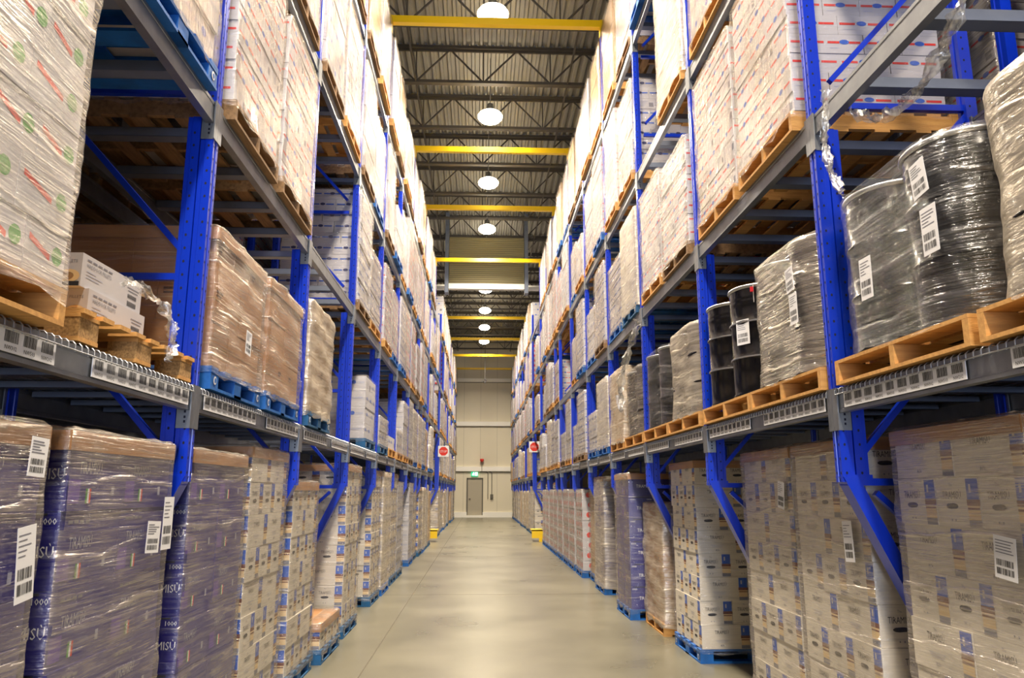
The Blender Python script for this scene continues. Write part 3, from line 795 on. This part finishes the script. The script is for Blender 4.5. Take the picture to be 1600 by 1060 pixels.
LEN_ = {i: yb-ya for i, ya, yb, n in bays}
def slot_y(i, s):
    ya = POSTY[i] + (0.12 if i == 0 else 0)
    if LEN_[i] > 2: return ya + (0.15 + 0.51 if s == 0 else 1.33 + 0.51)
    return ya + 0.64
def deck_z(l): return 0.0 if l == 0 else (ZL[1]+BH/2+0.018 if l == 1 else ZL[l]+BH/2)
def put(side, i, s, l, kind, nl, pal='blue', film='wrap', fine=0, var=0, labels=0, dx=None, dy=0.0, rz=0.0, words=None, back=False):
    o = load(kind, nl, pal, film, fine, var, labels)
    if dx is None: dx = -0.03 if l else (0.16 if side == 'R' else 0.04)
    if back: dx = BACK+(0.05 if l else 0.3)
    place(o, side, slot_y(i, s)+dy, deck_z(l), dx, rz)
    w = words or KIND_WORDS[kind]
    slot = ('nearer' if s == 0 else 'farther') if LEN_[i] > 2 else 'only'
    tag(o, '%s pallet of %s, %s, %s bay, %s %s rack' % (slot, w, LVN[l] if l else 'on floor', ORD[i], 'row behind' if back else 'in', SIDE[side][2]), 'pallet load',
        '%s, %s of the %s rack' % ('pallet loads' if not back else 'rear pallet loads', LVN[l], SIDE[side][2]))
    return o
B = {n: i for i, n in enumerate(POSTN)}
near = {}
def N(side, n, s, l, *a, **k): near[(side, B[n], s, l)] = (a, k)
# --- left rack, floor
N('L', -1, 0, 0, 'purple', 6, 'blue', 'wrap', fine=1, labels=((-0.40, 1.33, 0.11, 0.26, -0.12), (-0.40, 1.70, 0.11, 0.14, 0.05)), dx=0.0)
N('L', -1, 1, 0, 'purple', 6, 'blue', 'wrap', fine=1, labels=((-0.27, 1.36, 0.15, 0.15, 0.05), (-0.43, 1.42, 0.12, 0.26, 0.0)), dx=0.0, var=1)
N('L', 0, 0, 0, 'purple', 6, 'blue', 'wrap', fine=1, dx=0.02, var=2)
N('L', 0, 1, 0, 'tira', 8, 'blue', 'wrap', fine=1, dx=0.03)
N('L', 1, 0, 0, 'tira', 7, 'teal', 'wrap', fine=1, dx=0.04)
N('L', 1, 1, 0, 'tira', 1, 'teal', 'wrap', fine=1, dx=-0.02, words='one tiramisu carton layer')
N('L', 2, 0, 0, 'tira', 8, 'teal', 'wrap', fine=1, dx=0.0)
N('L', 2, 1, 0, None)
N('L', 3, 0, 0, 'tira', 8, 'teal', 'wrap', dx=0.04); N('L', 3, 1, 0, 'tira', 8, 'blue', 'wrapmilk', dx=0.02)
N('L', 4, 0, 0, 'tira', 8, 'teal', 'wrap'); N('L', 4, 1, 0, 'plain', 8, 'teal', 'wrap'); N('L', 5, 0, 0, None); N('L', 5, 1, 0, 'plain', 8, 'blue', 'wrap')
# --- left, first shelf
N('L', -1, 0, 1, 'greenred', 7, 'pine', 'wrap', fine=1, dx=-0.08, dy=-0.165)
N('L', -1, 1, 1, None)
N('L', 0, 0, 1, 'kraft', 3, 'blue', 'wrap', fine=1, labels=((-0.1, 0.25, 0.12, 0.16, 0.05),), dx=-0.02, dy=0.02); N('L', 0, 1, 1, 'kraft', 3, 'blue', 'wrap', fine=1, dx=-0.03, var=1, dy=-0.03)
N('L', 1, 0, 1, 'kraftp', 4, 'teal', 'wrapmilk', fine=1); N('L', 1, 1, 1, None); N('L', 2, 0, 1, None)
N('L', 2, 1, 1, 'plain', 4, 'teal', 'wrapclear', dx=0.0); N('L', 3, 0, 1, 'plain', 2, 'teal', 'wrap'); N('L', 3, 1, 1, 'plain', 1, 'pine', None)
N('L', 4, 0, 1, 'plain', 2, 'pine', 'wrap'); N('L', 4, 1, 1, 'plain', 5, 'pine', 'wrap')
# --- left, second shelf
N('L', -1, 0, 2, 'plain', 6, 'blue', 'wrapv'); N('L', -1, 1, 2, 'plain', 7, 'blue', 'wrapv', fine=1, dx=-0.05)
N('L', 0, 0, 2, 'red', 10, 'old', 'wrapv', fine=1, dx=-0.05); N('L', 0, 1, 2, 'red', 10, 'old', 'wrapv', fine=1, dx=-0.05, var=1)
N('L', 1, 0, 2, None); N('L', 1, 1, 2, None); N('L', 2, 0, 2, 'bluew', 10, 'old', 'wrap', fine=1)
# --- left, third shelf
N('L', 0, 1, 3, 'plain', 7, 'old', 'wrapv'); N('L', 1, 0, 3, 'plain', 7, 'old', 'wrapv'); N('L', 1, 1, 3, 'bluew', 10, 'pine', 'wrapv', fine=1); N('L', 2, 0, 3, 'plain', 7, 'old', 'wrapv', var=1)
# --- right, floor
N('R', -1, 0, 0, 'tira', 8, 'teal', 'wrap', fine=1, dx=0.2); N('R', -1, 1, 0, 'tira', 8, 'teal', 'wrap', fine=1, dx=0.2, labels=((-0.36, 1.30, 0.14, 0.18, 0.1),), var=1)
N('R', 0, 0, 0, 'tira', 8, 'teal', 'wrap', fine=1, dx=0.2, labels=((-0.32, 1.28, 0.12, 0.24, -0.05),), var=2); N('R', 0, 1, 0, 'tira', 8, 'teal', 'wrap', fine=1, dx=0.22, var=3, dy=-0.05, labels=((-0.40, 1.55, 0.12, 0.2, 0.15),))
N('R', 1, 0, 0, None); N('R', 1, 1, 0, 'tira', 8, 'blue', 'wrapclear', fine=1, dx=0.2, dy=-0.1)
N('R', 2, 0, 0, 'kraft', 5, 'pine', 'wrapmilk', fine=1, dx=0.18); N('R', 2, 1, 0, 'purple', 6, 'blue', 'wrap', fine=1, dx=0.0)
N('R', 3, 0, 0, None); N('R', 3, 1, 0, 'purple', 6, 'blue', 'wrapmilk', dx=0.06); N('R', 4, 0, 0, 'kraftp', 7, 'blue', 'wrap')
for n, s in ((4, 1), (5, 0), (5, 1), (6, 0), (6.5, 0), (6.5, 1), (7.5, 0), (7.5, 1)): N('R', n, s, 0, 'redspot', 8, 'blue', 'wrap', dx=0.02)
# --- right, first shelf
N('R', -1, 0, 1, 'drum', 1, 'drumpine', 'wrapmilk', dy=-0.10); N('R', -1, 1, 1, 'drum', 1, 'drumpine', 'wrapclear', labels=((-0.40, 0.68, 0.12, 0.17, -0.12), (-0.44, 0.42, 0.12, 0.22, 0.0), (0.14, 0.36, 0.12, 0.22, 0.02)), dx=-0.03, dy=-0.02)
N('R', 0, 0, 1, 'drum', 1, 'drumpine', 'wrap', dx=-0.03, dy=0.01, labels=((-0.3, 0.62, 0.12, 0.16, -0.1), (-0.33, 0.42, 0.12, 0.2, 0.0))); N('R', 0, 1, 1, None)
N('R', 1, 0, 1, 'drum', 1, 'drumpine', 'wrapmilk', dx=-0.03, dy=0.005); N('R', 1, 1, 1, 'drum', 1, 'drumpine', 'wrapclear', dx=-0.03, var=1, dy=0.05)
N('R', 2, 0, 1, 'drum', 1, 'drumpine', 'wrap', dx=-0.02, var=1); N('R', 2, 1, 1, 'kraftp', 4, 'pine', 'wrapmilk'); N('R', 3, 0, 1, 'plain', 5, 'blue', 'wrapmilk'); N('R', 3, 1, 1, 'plain', 3, 'blue', 'wrap')
# --- right, second shelf
N('R', -1, 0, 2, None); N('R', -1, 1, 2, None)
N('R', 0, 0, 2, 'red', 10, 'pine', 'wrapv', fine=1, dx=-0.05); N('R', 0, 1, 2, 'red', 10, 'pine', 'wrapv', fine=1, dx=-0.03, var=1)
N('R', 1, 0, 2, 'red', 8, 'old', 'wrap', fine=1, dy=0.05); N('R', 1, 1, 2, 'red', 9, 'pine', 'wrap', fine=1, var=2); N('R', 2, 0, 2, 'plain', 6, 'teal', 'wrapmilk')
# --- right, third shelf
N('R', 0, 1, 3, 'plain', 7, 'pine', 'wrapv'); N('R', 1, 0, 3, 'plain', 7, 'pine', 'wrapmilk', fine=1); N('R', 1, 1, 3, None); N('R', 2, 0, 3, 'bluew', 9, 'pine', 'wrapv', fine=1)

FAR = {0: (('tira', 8), ('tira', 7), ('plain', 8), ('kraftp', 6)), 1: (('plain', 5), ('kraftp', 4), ('plain', 6), ('bluew', 8), ('plain', 3)),
       2: (('red', 9), ('plain', 6), ('bluew', 9), ('redspot', 7), ('red', 8)), 3: (('plain', 7), ('red', 11), ('plain', 6), ('redspot', 8), ('bluew', 10)), 4: (('plain', 7), ('plain', 7), ('red', 11), ('plain', 6), ('kraftp', 6))}
for side in 'LR':
    for i, ya, yb, n in bays:
        for l in range(5):
            if n == 8.5 and l in (0, 1, 4): continue
            for s in range(2 if yb-ya > 2 else 1):
                k = (side, i, s, l)
                if k in near:
                    a, kw = near[k]
                    if a[0] is None: continue
                    put(side, i, s, l, *a, **kw)
                else:
                    if n < 0 and l > 2: continue
                    if R.random() < (0.0 if l == 4 else 0.05): continue
                    kind, nl = R.choice(FAR[l])
                    if l in (2, 3) and R.random() < 0.35: nl = max(3, nl-2)
                    pal = R.choice(('blue', 'teal', 'blue', 'teal') if l == 0 else ('pine', 'pine', 'old', 'blue'))
                    film = R.choice(('wrapv', 'wrap', 'wrapv') if l > 1 else ('wrap', 'wrapmilk', 'wrap'))
                    put(side, i, s, l, kind, nl, pal, film, dy=R.uniform(-0.03, 0.03), rz=R.uniform(-0.01, 0.01), dx=(R.uniform(0.0, 0.08) if l == 0 else R.uniform(-0.07, 0.0)))
# row behind: what can be seen through the racks
for side in 'LR':
    for i, ya, yb, n in bays[:4]:
        for l in range(4):
            for s in range(2):
                if R.random() < 0.25 and l != 2: continue
                kind, nl = {0: ('tira', 8), 1: R.choice((('kraft', 4), ('plain', 5))), 2: ('red', 10), 3: ('plain', 7)}[l]
                put(side, i, s, l, kind, nl, 'old' if l else 'blue', 'wrap', back=True)

# ------------------------------------------------------------------ loose goods
# black drums standing unwrapped on their pallet, right rack, first shelf, second bay
o = empty('pallet'); pm = bpy.data.objects.new('pallet_frame', _pm['drumpine']); col.objects.link(pm); pm.parent = o
yc = slot_y(B[0], 1)+0.08; place(o, 'R', yc-0.03, deck_z(1), -0.03)
tag(o, 'bright pine pallet under the unwrapped black drums, right rack first shelf', 'pallet')
for q, (x, y, nm) in enumerate(((0.298, -0.302, 'aisle side, nearer camera, with paper label'), (0.298, 0.302, 'aisle side, farther from camera'), (0.902, -0.302, 'rear side, nearer camera'), (0.902, 0.302, 'rear side, farther from camera'))):
    dr = drum(None, 0, 0, 0, part=False, rings=True)
    dr.parent = None; dr.location = (XR-0.03+x, yc-0.03+y, deck_z(1)+PH); dr.rotation_euler = (0, 0, 0)
    tag(dr, 'unwrapped black drum with zinc ring, %s' % nm, 'drum', 'unwrapped drums on the first shelf')
    if q == 0: first_drum = dr
if True:
    if True:
        r_ = random.Random(3); dr = first_drum
        pl = paper_label(dr, -0.290*math.cos(0.5), -0.290*math.sin(0.5), 0.5, 0.13, 0.2, 0, r_); pl.rotation_euler = (0, 0, 0.5)
        a = MB(); a.tube([(-0.302*math.cos(0.9), -0.302*math.sin(0.9), 0.86), (-0.305*math.cos(0.9), -0.305*math.sin(0.9), 0.72)], 0.003, M['paper']); a.box(-0.215, -0.195, -0.26, -0.24, 0.80, 0.84, M['redtag']); plabel(a.build('seal_tag', dr), 'red seal tag on a white tie')

# chipboard-block pallet with two white fish cartons, left rack first shelf
def block_pallet():
    t = empty('pallet')
    for x in (0.0, 0.53, 1.06):
        for y in (-0.6, -0.08, 0.44):
            a = MB(); a.box(x+0.002, x+0.138, y+0.002, y+0.158, 0.018, 0.098, M['chip']); a.build('chipboard_block', t)
    a = MB()
    for y in (-0.6, -0.08, 0.44): a.box(0, 1.2, y, y+0.16, 0.0, 0.018, M['wood']); a.box(0, 1.2, y, y+0.16, 0.098, 0.114, M['wood'])
    for i in range(8):
        y = -0.6 + i*0.157; a.box(-0.012, 1.2, y, y+0.1, 0.114, 0.134, M['wood'])
    a.build('deck_boards', t); return t
t = block_pallet(); place(t, 'L', 3.62, deck_z(1), 0.0)
tag(t, 'pine pallet with chipboard blocks under two white fish cartons, left rack first shelf', 'pallet')
def fish_carton():
    a = MB(); b = (0, 0.36, -0.28, 0.28, 0, 0.15); a.box(*b, M['white'])
    for f in ('-x', '+x'):
        a.text(b, f, 'HADDOCK FILLETS', 0.04, 0.095, 0.026, M['inkgrey'], 0.001, 0.95)
        for q in range(5): a.decal(b, f, 0.04+0.046*q, 0.075+0.046*q, 0.124, 0.132, M['inkgrey'], 0.001)
        for q in range(3): a.decal(b, f, 0.04, 0.12+0.03*((q*2) % 3), 0.075-0.014*q, 0.079-0.014*q, M['inkpale'], 0.001)
        for v0, v1 in ((0.015, 0.04), (0.055, 0.075)):
            u = 0.42
            while u < 0.51: a.decal(b, f, u, u+0.004, v0, v1, M['ink'], 0.001); u += 0.007
        a.decal(b, f, 0.42, 0.52, 0.09, 0.094, M['inkgrey'], 0.001); a.decal(b, f, 0.41, 0.53, 0.105, 0.109, M['inkgrey'], 0.001)
    for f in ('-y', '+y'):
        a.text(b, f, 'HADDOCK FILLETS', 0.34, 0.105, 0.02, M['inkgrey'], 0.001, 0.95, 'R')
        c = (0.31, 0.045)
        a.poly(b, f, [(c[0]+0.045*math.cos(k*math.pi/6), c[1]+0.03*math.sin(k*math.pi/6)) for k in range(12)], M['creamp'], 0.001)
        a.poly(b, f, [(c[0]+0.03*math.cos(k*math.pi/6)-0.01, c[1]+0.018*math.sin(k*math.pi/6)) for k in range(12)], M['woodold'], 0.0018)
        a.decal(b, f, 0.27, 0.355, 0.0, 0.02, M['ink'], 0.0022)
    return a
a = fish_carton().build('fish_carton'); a.location = (-1.72, 3.56, deck_z(1)+0.134); a.rotation_euler = (0, 0, math.pi)
tag(a, 'white haddock fillets carton lying on the pallet, lower of the two', 'carton', 'white haddock cartons')
c2 = a.copy(); col.objects.link(c2); c2.location = (-1.735, 3.52, deck_z(1)+0.134+0.151); c2.rotation_euler = (0, 0, math.pi-0.02)
c2['label'] = 'white haddock fillets carton stacked on top, upper of the two'

# ------------------------------------------------------------------ cross-aisle tie bars
nt_ = 0
for i, n in enumerate(POSTN):
    if n not in TALL: continue
    y = POSTY[i]; t = empty('aisle_tie_bar', (0, y, 0)); nt_ += 1
    a = MB(); a.box(XL-0.02, XR+0.02, -0.055, 0.055, 9.72, 9.85, M['yellow']); a.build('bar', t)
    for x in (XL-0.04, XR+0.04):
        a = MB(); a.box(x-0.05, x+0.05, -0.06, 0.06, 9.56, 9.855, M['yellow']); a.build('end_bracket', t)
    tag(t, 'yellow tie bar across the aisle top, %s from the camera' % ORD[nt_-1], 'tie bar', 'yellow tie bars')

# ------------------------------------------------------------------ louvred unit, pipe, cable at the roof
M['louver'] = mat('louvre_metal', rgb(205,194,156), 0.25, 0.7)
t = empty('louvred_cooling_unit', (0.18, 27.5, 0)); tag(t, 'louvred cooling unit hanging across the aisle below the roof', 'cooling unit')
a = MB(); z = 9.40
while z < 11.2: a.bar((-1.42, 0.0, z), (1.42, 0.0, z), 0.07, 0.012, M['louver'], (0, -1.5, 0.6)); z += 0.08
a.build('louvre_blades', t)
a = MB(); a.box(-1.42, 1.42, 0.1, 0.85, 9.33, 11.15, M['joist']); a.build('body', t)
for x in (-1.5, 1.5):
    a = MB(); a.box(x-0.07, x+0.07, -0.1, 0.3, 9.0, 12.15, M['galv2']); a.build('side_column', t)
a = MB(); a.box(-1.42, 1.42, -0.12, 0.1, 9.14, 9.34, M['railw']); a.build('drip_tray', t)
a = MB(); a.tube([(-3.4, 29.0, 9.62), (3.6, 29.0, 9.62)], 0.11, M['railw'], 16); wp = a.build('white_pipe'); tag(wp, 'thick white insulated pipe across the aisle below the cooling unit', 'pipe')
for x in (-2.6, 1.15, 2.9):
    a = MB(); a.tube([(x, 29.0, 9.72), (x, 29.0, 12.178)], 0.012, M['joist']); a.tube([(x, 29.0+0.118*math.cos(k*math.pi/6), 9.62+0.118*math.sin(k*math.pi/6)) for k in range(13)], 0.008, M['joist'], 5, False); a.build('hanger_rod', wp)
t = empty('hanging_cable', (0.25, 47.0, 0)); tag(t, 'thin dark cable with hook hanging in front of the end wall', 'cable')
a = MB(); a.tube([(0, 0, 12.2), (0, 0, 8.6)], 0.02, M['joist']); a.build('cable', t)
a = MB(); a.tube([(0, 0, 8.6), (0.06, 0, 8.5), (0.05, 0, 8.38), (-0.04, 0, 8.36), (-0.07, 0, 8.45)], 0.035, M['ink']); a.build('hook', t)

# ------------------------------------------------------------------ stop signs and yellow guards at the cross aisle
for side, X, y, z in (('L', -1.44, 29.88, 3.24), ('R', 2.12, 29.88, 3.42)):
    a = MB(); b = (-0.21, 0.21, -0.01, 0.0, -0.21, 0.21); a.box(*b, M['paper'])
    a.poly(b, '-y', [(0.21+0.18*math.cos(math.radians(22.5+45*k)), 0.21+0.18*math.sin(math.radians(22.5+45*k))) for k in range(8)], M['red'], 0.002)
    a.text(b, '-y', 'STOP', 0.21, 0.16, 0.13, M['paper'], 0.003, 0.85, 'C')
    t = a.build('stop_sign', None, (X, y-1.7 if False else y, z))
    tag(t, 'square white sign with red STOP octagon on %s rack' % SIDE[side][2], 'sign', 'stop signs')
    a = MB(); s = -1 if side == 'L' else 1
    a.box(-0.06 if s > 0 else -0.20, 0.02, 0.0, 0.03, -0.02, 0.02, M['galv'])
    br = a.build('sign_bracket', t)
    t = empty('corner_guard', (2.0 if side == 'R' else -1.66, 26.9, 0)); tag(t, 'yellow steel corner guard on the floor at the foot of %s rack' % SIDE[side][2], 'guard', 'yellow corner guards')
    a = MB(); a.box(-0.2, 0.2, 0.0, 0.03, 0.12, 0.40, M['yellow']); a.box(-0.2, 0.2, 0.0, 0.9, 0.36, 0.40, M['yellow']); a.build('guard_rail', t)
    a = MB(); a.box(0.05 if s > 0 else -0.17, 0.17 if s > 0 else -0.05, -0.02, 0.03, 0.0, 0.14, M['yellow']); a.build('foot', t)

# ------------------------------------------------------------------ torn film strips hanging from the beams
def ribbon(pts, w, r, name='film_strip', steps=8):
    P_ = [Vector(p) for p in pts]; out = []
    for i in range(len(P_)-1):
        p0, p1, p2, p3 = P_[max(i-1, 0)], P_[i], P_[i+1], P_[min(i+2, len(P_)-1)]
        for k in range(steps):
            t = k/steps; out.append(0.5*((2*p1)+(p2-p0)*t+(2*p0-5*p1+4*p2-p3)*t*t+(3*p1-p0-3*p2+p3)*t**3))
    out.append(P_[-1]); a = MB(); n = 7; vs = []
    for i, p in enumerate(out):
        d = (out[min(i+1, len(out)-1)]-out[max(i-1, 0)]).normalized(); s = d.cross(Vector((0.3, 1, 0.1))).normalized(); q = d.cross(s)
        an = i*0.35; ww = w*(0.7+0.5*r.random())
        for k in range(n):
            u = (k/(n-1)-0.5)*ww; f = 0.25*ww*math.sin(k*2.1+i*0.9)
            vs.append(p + s*(u*math.cos(an)-f*math.sin(an)) + q*(u*math.sin(an)+f*math.cos(an)))
    fs = [(i*n+k, i*n+k+1, (i+1)*n+k+1, (i+1)*n+k) for i in range(len(out)-1) for k in range(n-1)]
    a.grid(vs, fs, M['strip'], True); return a
r_ = random.Random(11)
zt = ZL[2]
def hang(name_, pts, w, label):
    tag(ribbon(pts, w, r_).build('film_strip'), label, 'plastic film', 'torn film strips')
X_ = XR-0.03
hang('a', [(2.15, 2.92, 3.97), (2.15, 2.99, 3.84), (2.15, 3.15, 3.75), (2.15, 3.34, 3.67), (2.15, 3.6, 3.68), (2.15, 3.8, 3.77), (2.14, 3.92, 3.86)], 0.085, 'twisted clear film strip looping below the second shelf beam, right rack')
hang('b', [(1.985, 3.93, 4.0), (1.98, 3.97, 3.82), (1.98, 3.99, 3.67), (1.98, 3.94, 3.49), (1.98, 3.84, 3.33)], 0.065, 'straight film strip hanging over the second shelf beam beside the nearest right upright')
hang('c', [(1.98, 9.24, 3.84), (1.96, 9.5, 3.68), (1.95, 9.9, 3.5), (1.95, 10.3, 3.3), (1.95, 10.45, 3.05), (1.95, 10.4, 2.8)], 0.12, 'long film strip trailing from second to first shelf, fourth bay, right rack')
hang('d', [(-1.64, 3.42, 2.66), (-1.63, 3.55, 2.68), (-1.63, 3.68, 2.66), (-1.60, 3.76, 2.63), (-1.57, 3.81, 2.55), (-1.56, 3.82, 2.45), (-1.565, 3.80, 2.36)], 0.06, 'loose film tail drooping past the white haddock cartons')
